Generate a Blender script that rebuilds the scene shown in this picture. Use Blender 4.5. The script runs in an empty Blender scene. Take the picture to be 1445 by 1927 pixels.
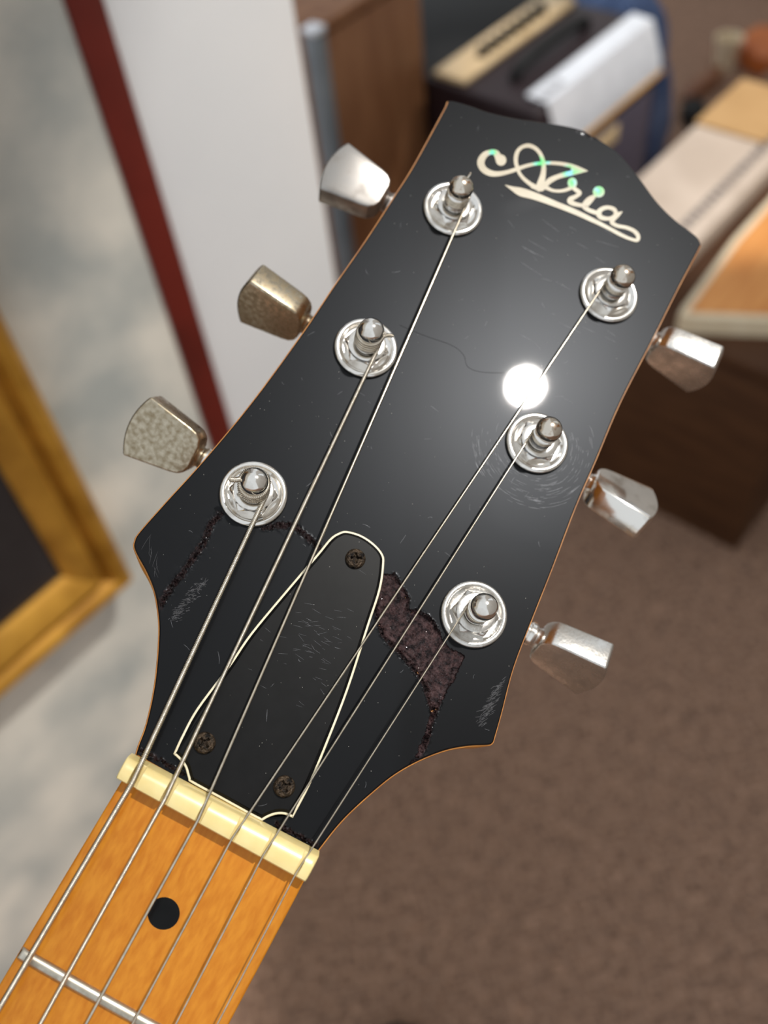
import bpy, bmesh, math, random
from mathutils import Vector, Matrix, noise
from mathutils.geometry import delaunay_2d_cdt

random.seed(7)
SC = bpy.context.scene
COL = SC.collection
PI = math.pi

# ------------------------------------------------------------------ camera, world, light
F, CX, CY = 1827.0, 722.5, 963.5          # focal length and centre in photo pixels (1445 x 1927)
H = 1.10                                  # camera height over the carpet
g_ = Vector((208, 1487, 1827)).normalized()   # plumb line seen by the camera (x right, y down, z forward)
cZ = -g_
cY = (Vector((0, 0, 1)) - cZ * cZ.z).normalized()
cX = cY.cross(cZ)

def i2w(v):                               # camera-frame vector -> world vector
    return Vector((v.dot(cX), v.dot(cY), v.dot(cZ)))

CAM = Vector((0, 0, H))
cam_d = bpy.data.cameras.new('camera')
cam = bpy.data.objects.new('camera', cam_d)
COL.objects.link(cam)
ex, ey, ez = i2w(Vector((1, 0, 0))), i2w(Vector((0, -1, 0))), i2w(Vector((0, 0, -1)))
cam.matrix_world = Matrix(((ex.x, ey.x, ez.x, CAM.x), (ex.y, ey.y, ez.y, CAM.y), (ex.z, ey.z, ez.z, CAM.z), (0, 0, 0, 1)))
cam_d.sensor_fit = 'VERTICAL'
cam_d.sensor_height = 36.0
cam_d.lens = F / 1927 * 36.0
cam_d.clip_start = 0.01
cam_d.clip_end = 50
cam_d.dof.use_dof = True
cam_d.dof.focus_distance = 0.199
cam_d.dof.aperture_fstop = cam_d.lens / 3.5
SC.camera = cam

w = bpy.data.worlds.new('world')
SC.world = w
w.use_nodes = True
bg = w.node_tree.nodes['Background']
bg.inputs[0].default_value = (0.93, 0.97, 1.0, 1)
bg.inputs[1].default_value = 0.70

sun_d = bpy.data.lights.new('sun', 'SUN')
sun_d.energy = 2.3
sun_d.angle = math.radians(1.6)
sun_d.color = (1.0, 0.96, 0.90)
sun = bpy.data.objects.new('sun', sun_d)
COL.objects.link(sun)
SUN = Vector((0.486, -0.020, 0.875)).normalized()
sun.rotation_euler = SUN.to_track_quat('Z', 'Y').to_euler()
sun.location = SUN * 5

SC.view_settings.view_transform = 'Standard'
SC.view_settings.look = 'None'
SC.view_settings.exposure = 0.25
SC.view_settings.gamma = 1.0
SC.view_settings.use_curve_mapping = False

# ------------------------------------------------------------------ helpers
def lin(c):
    return tuple((x / 255 / 12.92) if x / 255 <= 0.04045 else ((x / 255 + 0.055) / 1.055) ** 2.4 for x in c) + (1,)

def mat(name, c1, c2=None, rough=0.5, metal=0.0, scale=30, detail=4, bump=0.0, bscale=None, rvar=0.0,
        coat=0.0, coat_rough=0.03, lo=0.35, hi=0.65, stretch=None, spec=0.5, tex='NOISE'):
    m = bpy.data.materials.new(name)
    m.use_nodes = True
    nt = m.node_tree
    b = nt.nodes['Principled BSDF']
    tc = nt.nodes.new('ShaderNodeTexCoord')
    src = tc.outputs['Object']
    if stretch:
        mp = nt.nodes.new('ShaderNodeMapping')
        mp.inputs['Scale'].default_value = stretch
        nt.links.new(src, mp.inputs[0])
        src = mp.outputs[0]
    n = nt.nodes.new('ShaderNodeTexNoise')
    n.inputs['Scale'].default_value = scale
    n.inputs['Detail'].default_value = detail
    nt.links.new(src, n.inputs['Vector'])
    r = nt.nodes.new('ShaderNodeValToRGB')
    r.color_ramp.elements[0].position = lo
    r.color_ramp.elements[1].position = hi
    r.color_ramp.elements[0].color = lin(c1)
    r.color_ramp.elements[1].color = lin(c2 or c1)
    nt.links.new(n.outputs[0], r.inputs[0])
    nt.links.new(r.outputs[0], b.inputs['Base Color'])
    b.inputs['Roughness'].default_value = rough
    b.inputs['Metallic'].default_value = metal
    b.inputs['Specular IOR Level'].default_value = spec
    if rvar:
        mr = nt.nodes.new('ShaderNodeMapRange')
        mr.inputs['From Min'].default_value = lo
        mr.inputs['From Max'].default_value = hi
        mr.inputs['To Min'].default_value = rough + rvar
        mr.inputs['To Max'].default_value = rough
        nt.links.new(n.outputs[0], mr.inputs[0])
        nt.links.new(mr.outputs[0], b.inputs['Roughness'])
    if coat:
        b.inputs['Coat Weight'].default_value = coat
        b.inputs['Coat Roughness'].default_value = coat_rough
    if bump:
        n2 = nt.nodes.new('ShaderNodeTexNoise')
        n2.inputs['Scale'].default_value = bscale or scale * 3
        n2.inputs['Detail'].default_value = 3
        nt.links.new(src, n2.inputs['Vector'])
        bp = nt.nodes.new('ShaderNodeBump')
        bp.inputs['Strength'].default_value = bump
        bp.inputs['Distance'].default_value = 0.001
        nt.links.new(n2.outputs[0], bp.inputs['Height'])
        nt.links.new(bp.outputs[0], b.inputs['Normal'])
    return m

def new(name, verts, faces, m, parent=None, smooth=True, scale=1.0, sharp=35, label=None):
    me = bpy.data.meshes.new(name)
    me.from_pydata([tuple(c * scale for c in v) for v in verts], [], faces)
    me.update()
    bm = bmesh.new()
    bm.from_mesh(me)
    bmesh.ops.recalc_face_normals(bm, faces=bm.faces)
    bm.to_mesh(me)
    bm.free()
    if smooth:
        me.polygons.foreach_set('use_smooth', [True] * len(me.polygons))
        me.set_sharp_from_angle(angle=math.radians(sharp))
    me.materials.append(m)
    o = bpy.data.objects.new(name, me)
    COL.objects.link(o)
    if parent:
        o.parent = parent
    if label:
        o['label'] = label
    return o

def empty(name, mtx=None):
    o = bpy.data.objects.new(name, None)
    o.empty_display_size = 0.02
    COL.objects.link(o)
    if mtx is not None:
        o.matrix_world = mtx
    return o

def tag(o, label, cat, group=None):
    o['label'] = label
    o['category'] = cat
    if group:
        o['group'] = group
    return o

def struct(o):
    o['kind'] = 'structure'
    return o

class MB:
    """collects shapes into one vert / face list"""
    def __init__(s):
        s.v, s.f = [], []
    def add(s, v, f):
        k = len(s.v)
        s.v += [tuple(x) for x in v]
        s.f += [tuple(i + k for i in q) for q in f]
        return s
    def build(s, name, m, parent=None, **k):
        return new(name, s.v, s.f, m, parent, **k)

def lathe(prof, n=40, cap=True):
    v, f = [], []
    for r, z in prof:
        for i in range(n):
            a = 2 * PI * i / n
            v.append((r * math.cos(a), r * math.sin(a), z))
    for j in range(len(prof) - 1):
        for i in range(n):
            k = (i + 1) % n
            f.append((j * n + i, j * n + k, (j + 1) * n + k, (j + 1) * n + i))
    if cap:
        f.append(tuple(range(n - 1, -1, -1)))
        f.append(tuple((len(prof) - 1) * n + i for i in range(n)))
    return v, f

def tube(path, rad, n=8, closed=False):
    """rad: number or function of index"""
    P = [Vector(p) for p in path]
    v, f = [], []
    t0 = (P[1] - P[0]).normalized()
    up = Vector((0, 0, 1)) if abs(t0.z) < 0.9 else Vector((1, 0, 0))
    nrm = (up - t0 * up.dot(t0)).normalized()
    for i, p in enumerate(P):
        t = ((P[min(i + 1, len(P) - 1)] - P[max(i - 1, 0)])).normalized()
        nrm = (nrm - t * nrm.dot(t)).normalized()
        b = t.cross(nrm)
        r = rad(i) if callable(rad) else rad
        for k in range(n):
            a = 2 * PI * k / n
            v.append(tuple(p + (nrm * math.cos(a) + b * math.sin(a)) * r))
    for i in range(len(P) - 1):
        for k in range(n):
            q = (k + 1) % n
            f.append((i * n + k, i * n + q, (i + 1) * n + q, (i + 1) * n + k))
    f.append(tuple(range(n - 1, -1, -1)))
    f.append(tuple((len(P) - 1) * n + k for k in range(n)))
    return v, f

def cr(pts, n=6, closed=False):
    """Catmull-Rom through points of any dimension"""
    P = [tuple(p) for p in pts]
    N = len(P)
    out = []
    for i in range(N if closed else N - 1):
        p0 = P[(i - 1) % N] if closed or i > 0 else P[0]
        p1, p2 = P[i], P[(i + 1) % N]
        p3 = P[(i + 2) % N] if closed or i + 2 < N else P[-1]
        for k in range(n):
            t = k / n
            out.append(tuple(0.5 * (2 * b + (c - a) * t + (2 * a - 5 * b + 4 * c - d) * t * t + (-a + 3 * b - 3 * c + d) * t ** 3)
                             for a, b, c, d in zip(p0, p1, p2, p3)))
    if not closed:
        out.append(P[-1])
    return out

def box(x0, x1, y0, y1, z0, z1):
    v = [(x, y, z) for x in (x0, x1) for y in (y0, y1) for z in (z0, z1)]
    f = [(0, 1, 3, 2), (4, 6, 7, 5), (0, 4, 5, 1), (2, 3, 7, 6), (0, 2, 6, 4), (1, 5, 7, 3)]
    return v, f

def bevel_shape(v, f, off, seg=2, angle=30):
    bm = bmesh.new()
    vs = [bm.verts.new(p) for p in v]
    for q in f:
        bm.faces.new([vs[i] for i in q])
    bmesh.ops.recalc_face_normals(bm, faces=bm.faces)
    ed = [e for e in bm.edges if len(e.link_faces) == 2 and e.calc_face_angle(0) > math.radians(angle)]
    bmesh.ops.bevel(bm, geom=ed, offset=off, segments=seg, affect='EDGES', profile=0.5)
    bm.verts.index_update()
    rv = [tuple(x.co) for x in bm.verts]
    rf = [tuple(x.index for x in q.verts) for q in bm.faces]
    bm.free()
    return rv, rf

def bbox(x0, x1, y0, y1, z0, z1, off, seg=2):
    return bevel_shape(*box(x0, x1, y0, y1, z0, z1), off, seg)

def poly_area(P):
    return 0.5 * sum(P[i][0] * P[(i + 1) % len(P)][1] - P[(i + 1) % len(P)][0] * P[i][1] for i in range(len(P)))

def offset(P, d):
    """inset a closed 2-D loop by d"""
    if poly_area(P) < 0:
        d = -d
    N = len(P)
    out = []
    for i in range(N):
        a, b, c = Vector(P[i - 1]), Vector(P[i]), Vector(P[(i + 1) % N])
        e1, e2 = (b - a).normalized(), (c - b).normalized()
        n1, n2 = Vector((-e1.y, e1.x)), Vector((-e2.y, e2.x))
        m = (n1 + n2)
        m = m.normalized() if m.length > 1e-6 else n1
        k = min(2.2, 1.0 / max(0.3, m.dot(n1)))
        q = b + m * d * k
        out.append((q.x, q.y))
    return out

def stack(rings, cap_top=True, cap_bot=True):
    """loft equal-length 2-D loops at heights: [(loop, z), ...]"""
    n = len(rings[0][0])
    v, f = [], []
    for P, z in rings:
        v += [(p[0], p[1], z) for p in P]
    for j in range(len(rings) - 1):
        for i in range(n):
            k = (i + 1) % n
            f.append((j * n + i, j * n + k, (j + 1) * n + k, (j + 1) * n + i))
    if cap_bot:
        f.append(tuple(range(n - 1, -1, -1)))
    if cap_top:
        f.append(tuple((len(rings) - 1) * n + i for i in range(n)))
    return v, f

def inside(P, x, y):
    c = False
    j = len(P) - 1
    for i in range(len(P)):
        xi, yi = P[i]
        xj, yj = P[j]
        if (yi > y) != (yj > y) and x < (xj - xi) * (y - yi) / (yj - yi) + xi:
            c = not c
        j = i
    return c

def dseg(x, y, L):
    best = 1e9
    for i in range(len(L) - 1):
        ax, ay = L[i][:2]
        bx_, by_ = L[i + 1][:2]
        dx, dy = bx_ - ax, by_ - ay
        t = max(0, min(1, ((x - ax) * dx + (y - ay) * dy) / (dx * dx + dy * dy + 1e-12)))
        d = math.hypot(x - ax - t * dx, y - ay - t * dy)
        best = min(best, d)
    return best

# room axes: everything in the shop is lined up with the partition
D1 = Vector((0.719, 0.695, 0)).normalized()
D2 = Vector((-D1.y, D1.x, 0))
ROOM = Matrix(((D1.x, D2.x, 0, 0), (D1.y, D2.y, 0, 0), (0, 0, 1, 0), (0, 0, 0, 1)))

def ray(px, py):
    return i2w(Vector(((px - CX) / F, (py - CY) / F, 1)))

def onz(px, py, z):                       # pixel -> (s, d) in room axes on a level at height z
    r = ray(px, py)
    p = CAM + r * ((z - H) / r.z)
    return p.dot(D1), p.dot(D2)

# ------------------------------------------------------------------ materials of the setting
M = {}
M['carpet'] = mat('brown_carpet', (112, 86, 70), (172, 142, 122), 0.95, scale=140, detail=8, bump=0.6, bscale=700, lo=0.3, hi=0.7, spec=0.1)
M['marble'] = mat('grey_marble', (176, 181, 178), (230, 226, 215), 0.3, scale=9, detail=4, lo=0.36, hi=0.62)
M['red'] = mat('red_paint', (92, 24, 14), (108, 30, 19), 0.5, scale=20)
M['white'] = mat('white_panel', (242, 244, 246), (248, 249, 250), 0.35, scale=6)
M['added_wall'] = mat('added_wall_paint', (205, 200, 192), (216, 211, 203), 0.8, scale=5)  # used only on the added wall that blocks the sun
M['gold'] = mat('gold_leaf', (160, 112, 34), (200, 148, 56), 0.42, metal=0.35, scale=25)
M['dark_glass'] = mat('dark_panel', (42, 40, 42), (54, 52, 53), 0.25, scale=10)
M['vinyl'] = mat('maroon_vinyl', (26, 14, 18), (38, 22, 27), 0.5, scale=300, bump=0.3, spec=0.35)
M['grille'] = mat('grille_cloth', (66, 58, 72), (84, 76, 90), 0.8, scale=500, bump=0.5)
M['silver'] = mat('silver_plate', (225, 228, 235), (235, 238, 245), 0.35, metal=0.3, scale=40)
M['beige'] = mat('beige_plate', (196, 168, 126), (212, 186, 146), 0.45, scale=30)
M['black'] = mat('black_plastic', (14, 14, 15), (22, 22, 23), 0.6, scale=60, spec=0.25)
M['cabwood'] = mat('cabinet_wood', (124, 80, 50), (152, 106, 72), 0.5, scale=9, stretch=(6, 6, 0.6))
M['boxwood'] = mat('dark_box_board', (66, 40, 22), (84, 54, 32), 0.6, scale=10, stretch=(1, 1, 6), spec=0.25)
M['spruce'] = mat('orange_wood', (206, 132, 64), (226, 156, 86), 0.35, scale=14, stretch=(1, 10, 1))
M['cream'] = mat('cream_edging', (226, 208, 176), (236, 220, 190), 0.4, scale=30)
M['carton'] = mat('beige_carton', (186, 168, 152), (202, 184, 168), 0.8, scale=16)
M['tan'] = mat('tan_carton', (176, 136, 86), (190, 150, 100), 0.8, scale=16)
M['ink'] = mat('grey_ink', (92, 84, 82), (104, 96, 94), 0.7, scale=20)
M['denim'] = mat('blue_cloth', (62, 82, 124), (104, 124, 164), 0.9, scale=14)
M['steel'] = mat('grey_steel', (112, 122, 130), (140, 150, 158), 0.4, metal=0.3, scale=10)
M['orange'] = mat('orange_varnish', (176, 92, 42), (204, 116, 58), 0.35, scale=12)
M['brownbar'] = mat('brown_varnish', (112, 66, 38), (134, 84, 50), 0.4, scale=12)

# woven look of the carpet: crossing wave threads on top of the noise
nt = M['carpet'].node_tree
b = nt.nodes['Principled BSDF']
tc = nt.nodes.new('ShaderNodeTexCoord')
mp = nt.nodes.new('ShaderNodeMapping')
mp.inputs['Rotation'].default_value = (0, 0, math.radians(-8))
nt.links.new(tc.outputs['Object'], mp.inputs[0])
base = b.inputs['Base Color'].links[0].from_socket
acc = base
for axis, sc in (('X', 330), ('Y', 300)):
    st = nt.nodes.new('ShaderNodeTexNoise')
    m2 = nt.nodes.new('ShaderNodeMapping')
    m2.inputs['Scale'].default_value = (1, 0.12, 1) if axis == 'X' else (0.12, 1, 1)
    nt.links.new(mp.outputs[0], m2.inputs[0])
    nt.links.new(m2.outputs[0], st.inputs['Vector'])
    st.inputs['Scale'].default_value = sc
    st.inputs['Detail'].default_value = 2
    rr = nt.nodes.new('ShaderNodeValToRGB')
    rr.color_ramp.elements[0].position = 0.3
    rr.color_ramp.elements[1].position = 0.7
    rr.color_ramp.elements[0].color = (0.72, 0.72, 0.74, 1)
    rr.color_ramp.elements[1].color = (1.22, 1.2, 1.18, 1)
    nt.links.new(st.outputs[0], rr.inputs[0])
    mx = nt.nodes.new('ShaderNodeMix')
    mx.data_type = 'RGBA'
    mx.blend_type = 'MULTIPLY'
    mx.inputs[0].default_value = 1.0
    nt.links.new(acc, mx.inputs[6])
    nt.links.new(rr.outputs[0], mx.inputs[7])
    acc = mx.outputs[2]
nt.links.new(acc, b.inputs['Base Color'])

# ------------------------------------------------------------------ room shell
def room(o):
    o.matrix_world = ROOM
    return o

struct(new('floor', *box(-4, 5, -4, 6, -0.05, 0), M['carpet'], smooth=False))
PD = 0.541                                 # partition face, in D2
struct(room(new('wall_left', *box(-0.9, 0.321, PD, PD + 0.05, 0, 1.7), M['marble'], smooth=False)))
struct(room(new('trim_1', *bbox(0.321, 0.347, PD - 0.003, PD + 0.06, 0, 1.7, 0.002), M['red'])))
struct(room(new('wall_center', *bbox(0.347, 0.505, PD, PD + 0.05, 0, 1.7, 0.004), M['white'])))

# unseen wall added on the right; its two openings shape where sun falls
WX = 1.5
wall = MB()
def wrect(y0, y1, z0, z1):
    wall.add(*box(WX, WX + 0.12, y0, y1, z0, z1))
W1 = (-0.45, 0.74, 3.10, 4.0)
W2 = (0.86, 1.5, 1.1, 3.0)
wrect(-3, W1[0], 0, 4.6)
wrect(W1[0], W1[1], 0, W1[2])
wrect(W1[0], W1[1], W1[3], 4.6)
wrect(W1[1], W2[0], 0, 4.6)
wrect(W2[0], W2[1], 0, W2[2])
wrect(W2[0], W2[1], W2[3], 4.6)
wrect(W2[1], 4.2, 0, 4.6)
struct(wall.build('added_sun_wall', M['added_wall'], smooth=False))
for k, (y0, y1, z0, z1) in enumerate((W1, W2), 1):  # frames lining the added sun openings, out of view
    fr = MB()
    t = 0.03
    for q in ((y0, y1, z0, z0 + t), (y0, y1, z1 - t, z1), (y0, y0 + t, z0 + t, z1 - t), (y1 - t, y1, z0 + t, z1 - t)):
        fr.add(*box(WX + 0.03, WX + 0.09, *q))
    struct(fr.build('added_opening_frame_%d' % k, M['steel'], smooth=False))

# ------------------------------------------------------------------ guitar frame of reference (millimetres)
def frame(tilt):
    """normal / axes of a plate that leans away along the neck by tilt degrees"""
    ln = F * math.tan(math.radians(tilt))
    vx, vy = -0.485 * ln, 0.875 * ln
    n = -Vector((vx, vy, F)).normalized()
    t = Vector((0.875, 0.485, 0)).normalized()
    a = n.cross(t)
    if a.dot(Vector((0.485, -0.875, 0))) < 0:
        a = -a
    return t, a, n

hT, hA, hN = frame(18.0)                   # headstock face
nT, nA, nN = frame(4.0)                    # fingerboard: the neck breaks 14 degrees at the nut
def cray(px, py):
    return Vector(((px - CX) / F, (py - CY) / F, 1))
hO = cray(420, 1515) * 190.0               # millimetres from the lens

def hit(px, py, O, n, z):
    d = cray(px, py)
    return d * ((O + n * z).dot(n) / d.dot(n))

def hp(px, py, z=0.0):                     # pixel -> headstock coordinates at height z
    p = hit(px, py, hO, hN, z) - hO
    return (p.dot(hT), p.dot(hA))

nO = hit(398, 1571, hO, hN, 2.0)
def npx(px, py, z=0.0):                    # pixel -> neck coordinates (x across, y towards the tip)
    p = hit(px, py, nO, nN, z) - nO
    return (p.dot(nT), p.dot(nA))

def n2h(x, y, z):                          # neck coordinates -> headstock coordinates
    p = nO + nT * x + nA * y + nN * z - hO
    return (p.dot(hT), p.dot(hA), p.dot(hN))

wt, wa, wn = i2w(hT), i2w(hA), i2w(hN)
wo = CAM + i2w(hO) * 0.001
HM = Matrix(((wt.x, wa.x, wn.x, wo.x), (wt.y, wa.y, wn.y, wo.y), (wt.z, wa.z, wn.z, wo.z), (0, 0, 0, 1)))
guitar = tag(empty('electric_guitar', HM), 'guitar with worn black headstock, six chrome tuners and amber maple neck', 'guitar')
MM = 0.001

# ------------------------------------------------------------------ guitar materials
M['maple'] = mat('amber_maple', (188, 112, 20), (206, 134, 36), 0.4, scale=900, detail=3, stretch=(1, 0.16, 1), coat=0.15, coat_rough=0.15, spec=0.25, lo=0.3, hi=0.7)
M['rim'] = mat('amber_rim', (176, 108, 34), (206, 136, 56), 0.35, scale=200)
M['bone'] = mat('cream_nut', (230, 208, 142), (236, 217, 156), 0.28, scale=250, coat=0.3)
M['bone'].node_tree.nodes['Principled BSDF'].inputs['Subsurface Weight'].default_value = 0.15
M['bone'].node_tree.nodes['Principled BSDF'].inputs['Subsurface Radius'].default_value = (0.001, 0.0008, 0.0004)
M['chrome'] = mat('worn_nickel', (206, 200, 192), (236, 233, 228), 0.12, metal=1.0, scale=260, detail=5, rvar=0.14, lo=0.3, hi=0.5)
M['chrome2'] = mat('satin_nickel', (196, 192, 186), (228, 226, 222), 0.22, metal=1.0, scale=300, detail=5, rvar=0.12, bump=0.07, bscale=1500)
M['tarnish'] = mat('tarnished_nickel', (146, 132, 108), (190, 180, 160), 0.2, metal=1.0, scale=900, detail=8, rvar=0.25, lo=0.32, hi=0.66)
M['dull'] = mat('dull_nickel', (128, 124, 120), (158, 154, 150), 0.3, metal=1.0, scale=260, detail=5, rvar=0.12, lo=0.3, hi=0.6)
M['rust'] = mat('rusty_nickel', (140, 96, 52), (216, 208, 196), 0.15, metal=1.0, scale=520, detail=6, rvar=0.25, lo=0.36, hi=0.5)
M['string'] = mat('string_nickel', (206, 196, 178), (226, 218, 204), 0.22, metal=1.0, scale=600)
M['plain'] = mat('plain_steel', (200, 190, 172), (222, 212, 194), 0.2, metal=1.0, scale=600)
M['screw'] = mat('rusty_screw', (22, 18, 16), (88, 73, 58), 0.4, metal=0.7, scale=900, detail=6, bump=0.6, bscale=2200)
M['cover'] = mat('black_cover', (9, 9, 10), (14, 14, 15), 0.34, scale=300, detail=8, spec=0.16)
M['ply'] = mat('cream_ply', (236, 224, 190), (242, 232, 204), 0.45, scale=200)
M['dot'] = mat('black_dot', (8, 8, 9), (14, 14, 15), 0.3, scale=200, spec=0.15)
M['fret'] = mat('fret_nickel', (176, 168, 152), (206, 200, 186), 0.24, metal=1.0, scale=500, rvar=0.15)
M['scratch'] = mat('scratch_grey', (84, 86, 92), (140, 142, 148), 0.5, scale=900)
M['scuff'] = mat('scuff_grey', (40, 40, 43), (64, 64, 68), 0.6, scale=900)
M['dust'] = mat('dust_white', (170, 168, 160), (210, 208, 200), 0.8, scale=500)
M['hair'] = mat('dark_hair', (18, 15, 14), (26, 22, 20), 0.5, scale=400)

# black lacquer: hazy old finish under a glossy skin; bare rough filler where it has broken away
m = bpy.data.materials.new('black_lacquer')
m.use_nodes = True
nt = m.node_tree
b = nt.nodes['Principled BSDF']
at = nt.nodes.new('ShaderNodeAttribute')
at.attribute_name = 'damage'
tc = nt.nodes.new('ShaderNodeTexCoord')
n1 = nt.nodes.new('ShaderNodeTexNoise')
n1.inputs['Scale'].default_value = 900
n1.inputs['Detail'].default_value = 6
nt.links.new(tc.outputs['Object'], n1.inputs['Vector'])
r1 = nt.nodes.new('ShaderNodeValToRGB')
r1.color_ramp.elements[0].color = lin((24, 17, 18))
r1.color_ramp.elements[1].color = lin((80, 60, 60))
r1.color_ramp.elements[0].position = 0.35
r1.color_ramp.elements[1].position = 0.7
nt.links.new(n1.outputs[0], r1.inputs[0])
mx = nt.nodes.new('ShaderNodeMix')
mx.data_type = 'RGBA'
mx.inputs[6].default_value = lin((9, 9, 10))
nt.links.new(at.outputs['Fac'], mx.inputs[0])
nt.links.new(r1.outputs[0], mx.inputs[7])
nt.links.new(mx.outputs[2], b.inputs['Base Color'])
b.inputs['Roughness'].default_value = 0.31
b.inputs['Specular IOR Level'].default_value = 0.11
b.inputs['Coat IOR'].default_value = 1.19
b.inputs['Specular Tint'].default_value = (0.86, 0.91, 1.0, 1)
b.inputs['Coat Roughness'].default_value = 0.03
cw = nt.nodes.new('ShaderNodeMapRange')
cw.inputs['To Min'].default_value = 1.0
cw.inputs['To Max'].default_value = 1.0
nt.links.new(at.outputs['Fac'], cw.inputs[0])
nt.links.new(cw.outputs[0], b.inputs['Coat Weight'])
n2 = nt.nodes.new('ShaderNodeTexNoise')
n2.inputs['Scale'].default_value = 2600
n2.inputs['Detail'].default_value = 3
nt.links.new(tc.outputs['Object'], n2.inputs['Vector'])
bp = nt.nodes.new('ShaderNodeBump')
bp.inputs['Distance'].default_value = 0.0004
nt.links.new(n2.outputs[0], bp.inputs['Height'])
bs = nt.nodes.new('ShaderNodeMath')
bs.operation = 'MULTIPLY'
bs.inputs[1].default_value = 0.8
nt.links.new(at.outputs['Fac'], bs.inputs[0])
nt.links.new(bs.outputs[0], bp.inputs['Strength'])
nt.links.new(bp.outputs[0], b.inputs['Normal'])
M['lacquer'] = m

# mother of pearl: cream shell, green and blue glints painted into the base colour
m = bpy.data.materials.new('mother_of_pearl')
m.use_nodes = True
nt = m.node_tree
b = nt.nodes['Principled BSDF']
at = nt.nodes.new('ShaderNodeAttribute')
at.attribute_name = 'painted_glint'
tc = nt.nodes.new('ShaderNodeTexCoord')
n1 = nt.nodes.new('ShaderNodeTexNoise')
n1.inputs['Scale'].default_value = 260
n1.inputs['Detail'].default_value = 4
nt.links.new(tc.outputs['Object'], n1.inputs['Vector'])
r1 = nt.nodes.new('ShaderNodeValToRGB')
r1.color_ramp.elements[0].color = lin((176, 162, 138))
r1.color_ramp.elements[1].color = lin((214, 204, 180))
nt.links.new(n1.outputs[0], r1.inputs[0])
mx = nt.nodes.new('ShaderNodeMix')
mx.data_type = 'RGBA'
nt.links.new(r1.outputs[0], mx.inputs[6])
r2 = nt.nodes.new('ShaderNodeValToRGB')
r2.color_ramp.elements[0].color = lin((40, 220, 110))
r2.color_ramp.elements[1].color = lin((120, 214, 246))
r2.color_ramp.elements[0].position = 0.5
r2.color_ramp.elements[1].position = 0.66
n3 = nt.nodes.new('ShaderNodeTexNoise')
n3.inputs['Scale'].default_value = 420
nt.links.new(tc.outputs['Object'], n3.inputs['Vector'])
nt.links.new(n3.outputs[0], r2.inputs[0])
nt.links.new(r2.outputs[0], mx.inputs[7])
nt.links.new(at.outputs['Fac'], mx.inputs[0])
nt.links.new(mx.outputs[2], b.inputs['Base Color'])
b.inputs['Roughness'].default_value = 0.25
b.inputs['Coat Weight'].default_value = 0.6
M['pearl'] = m

# ------------------------------------------------------------------ headstock
OUT_PX = [(252, 1424), (258, 1403), (273, 1362), (287, 1299), (294, 1241), (297, 1183), (294, 1144), (287, 1110), (273, 1076),
          (257, 1047), (250, 1030), (251, 1017), (261, 999), (314, 939), (383, 863), (474, 753), (567, 626), (628, 535), (685, 453),
          (743, 364), (781, 303), (836, 202), (845, 187), (884, 196), (918, 208), (971, 220), (1039, 230), (1088, 240), (1117, 254),
          (1165, 286), (1204, 332), (1238, 378), (1272, 412), (1310, 441), (1320, 456), (1318, 468), (1281, 538), (1231, 638), (1170, 757),
          (1124, 866), (1086, 954), (1042, 1070), (1008, 1156), (970, 1255), (947, 1342), (934, 1388), (930, 1399), (920, 1404), (882, 1406),
          (840, 1414), (791, 1433), (745, 1459), (705, 1491), (664, 1528), (634, 1560), (602, 1601)]
out = [hp(*p) for p in OUT_PX]
lower = [hp(590, 1625), hp(240, 1440)]     # base line hidden under the nut
outline = cr(out, 5) + lower
# even spacing, drop near-duplicates
ol = [outline[0]]
for p in outline[1:]:
    if math.hypot(p[0] - ol[-1][0], p[1] - ol[-1][1]) > 0.25:
        ol.append(p)
def resample(P, st):
    res = []
    for i in range(len(P)):
        a, c = P[i], P[(i + 1) % len(P)]
        n = max(1, int(round(math.hypot(c[0] - a[0], c[1] - a[1]) / st)))
        for k in range(n):
            res.append((a[0] + (c[0] - a[0]) * k / n, a[1] + (c[1] - a[1]) * k / n))
    return res
ol = resample(ol, 0.8)
if poly_area(ol) < 0:
    ol.reverse()

body_rings = [(offset(ol, 1.2), -13.5), (offset(ol, 0.35), -13.1), (ol, -12.2), (ol, -0.95), (offset(ol, 0.10), -0.72), (offset(ol, 0.5), -0.7)]
headstock = new('headstock', *stack(body_rings), M['rim'], guitar, scale=MM, label='amber maple headstock core showing as a thin rim')

# broken lacquer: traced chips and cracks
PATCH = [hp(*p) for p in [(722, 1080), (741, 1081), (751, 1098), (768, 1125), (764, 1148), (779, 1148), (814, 1171), (829, 1197), (844, 1220), (875, 1232),
         (863, 1262), (848, 1289), (829, 1319), (817, 1346), (808, 1380), (794, 1418), (782, 1441), (774, 1443), (786, 1414), (801, 1376), (810, 1340),
         (806, 1312), (798, 1281), (779, 1255), (753, 1224), (722, 1194), (710, 1163), (712, 1121)]]
CR_L = [hp(*p) for p in [(414, 968), (396, 988), (384, 1020), (362, 1052), (342, 1080), (324, 1103), (296, 1146)]]
CR_M = [hp(*p) for p in [(497, 993), (524, 989), (554, 989), (577, 1010), (600, 1030)]]
CR_R1 = [hp(*p) for p in [(706, 1128), (712, 1165), (722, 1196), (752, 1226), (778, 1256), (798, 1284), (807, 1312), (815, 1340)]]
CR_R2 = [hp(*p) for p in [(742, 1082), (768, 1126), (765, 1148), (786, 1150), (812, 1166), (826, 1192)]]
CR_R3 = [hp(*p) for p in [(826, 1320), (814, 1350), (806, 1382), (792, 1420), (779, 1441)]]
CR_N1 = [hp(*p) for p in [(262, 1410), (300, 1430), (345, 1456)]]
CR_N2 = [hp(*p) for p in [(520, 1550), (560, 1572), (598, 1592)]]
CHIP = [hp(*p) for p in [(1089, 243), (1116, 256)]]
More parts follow.
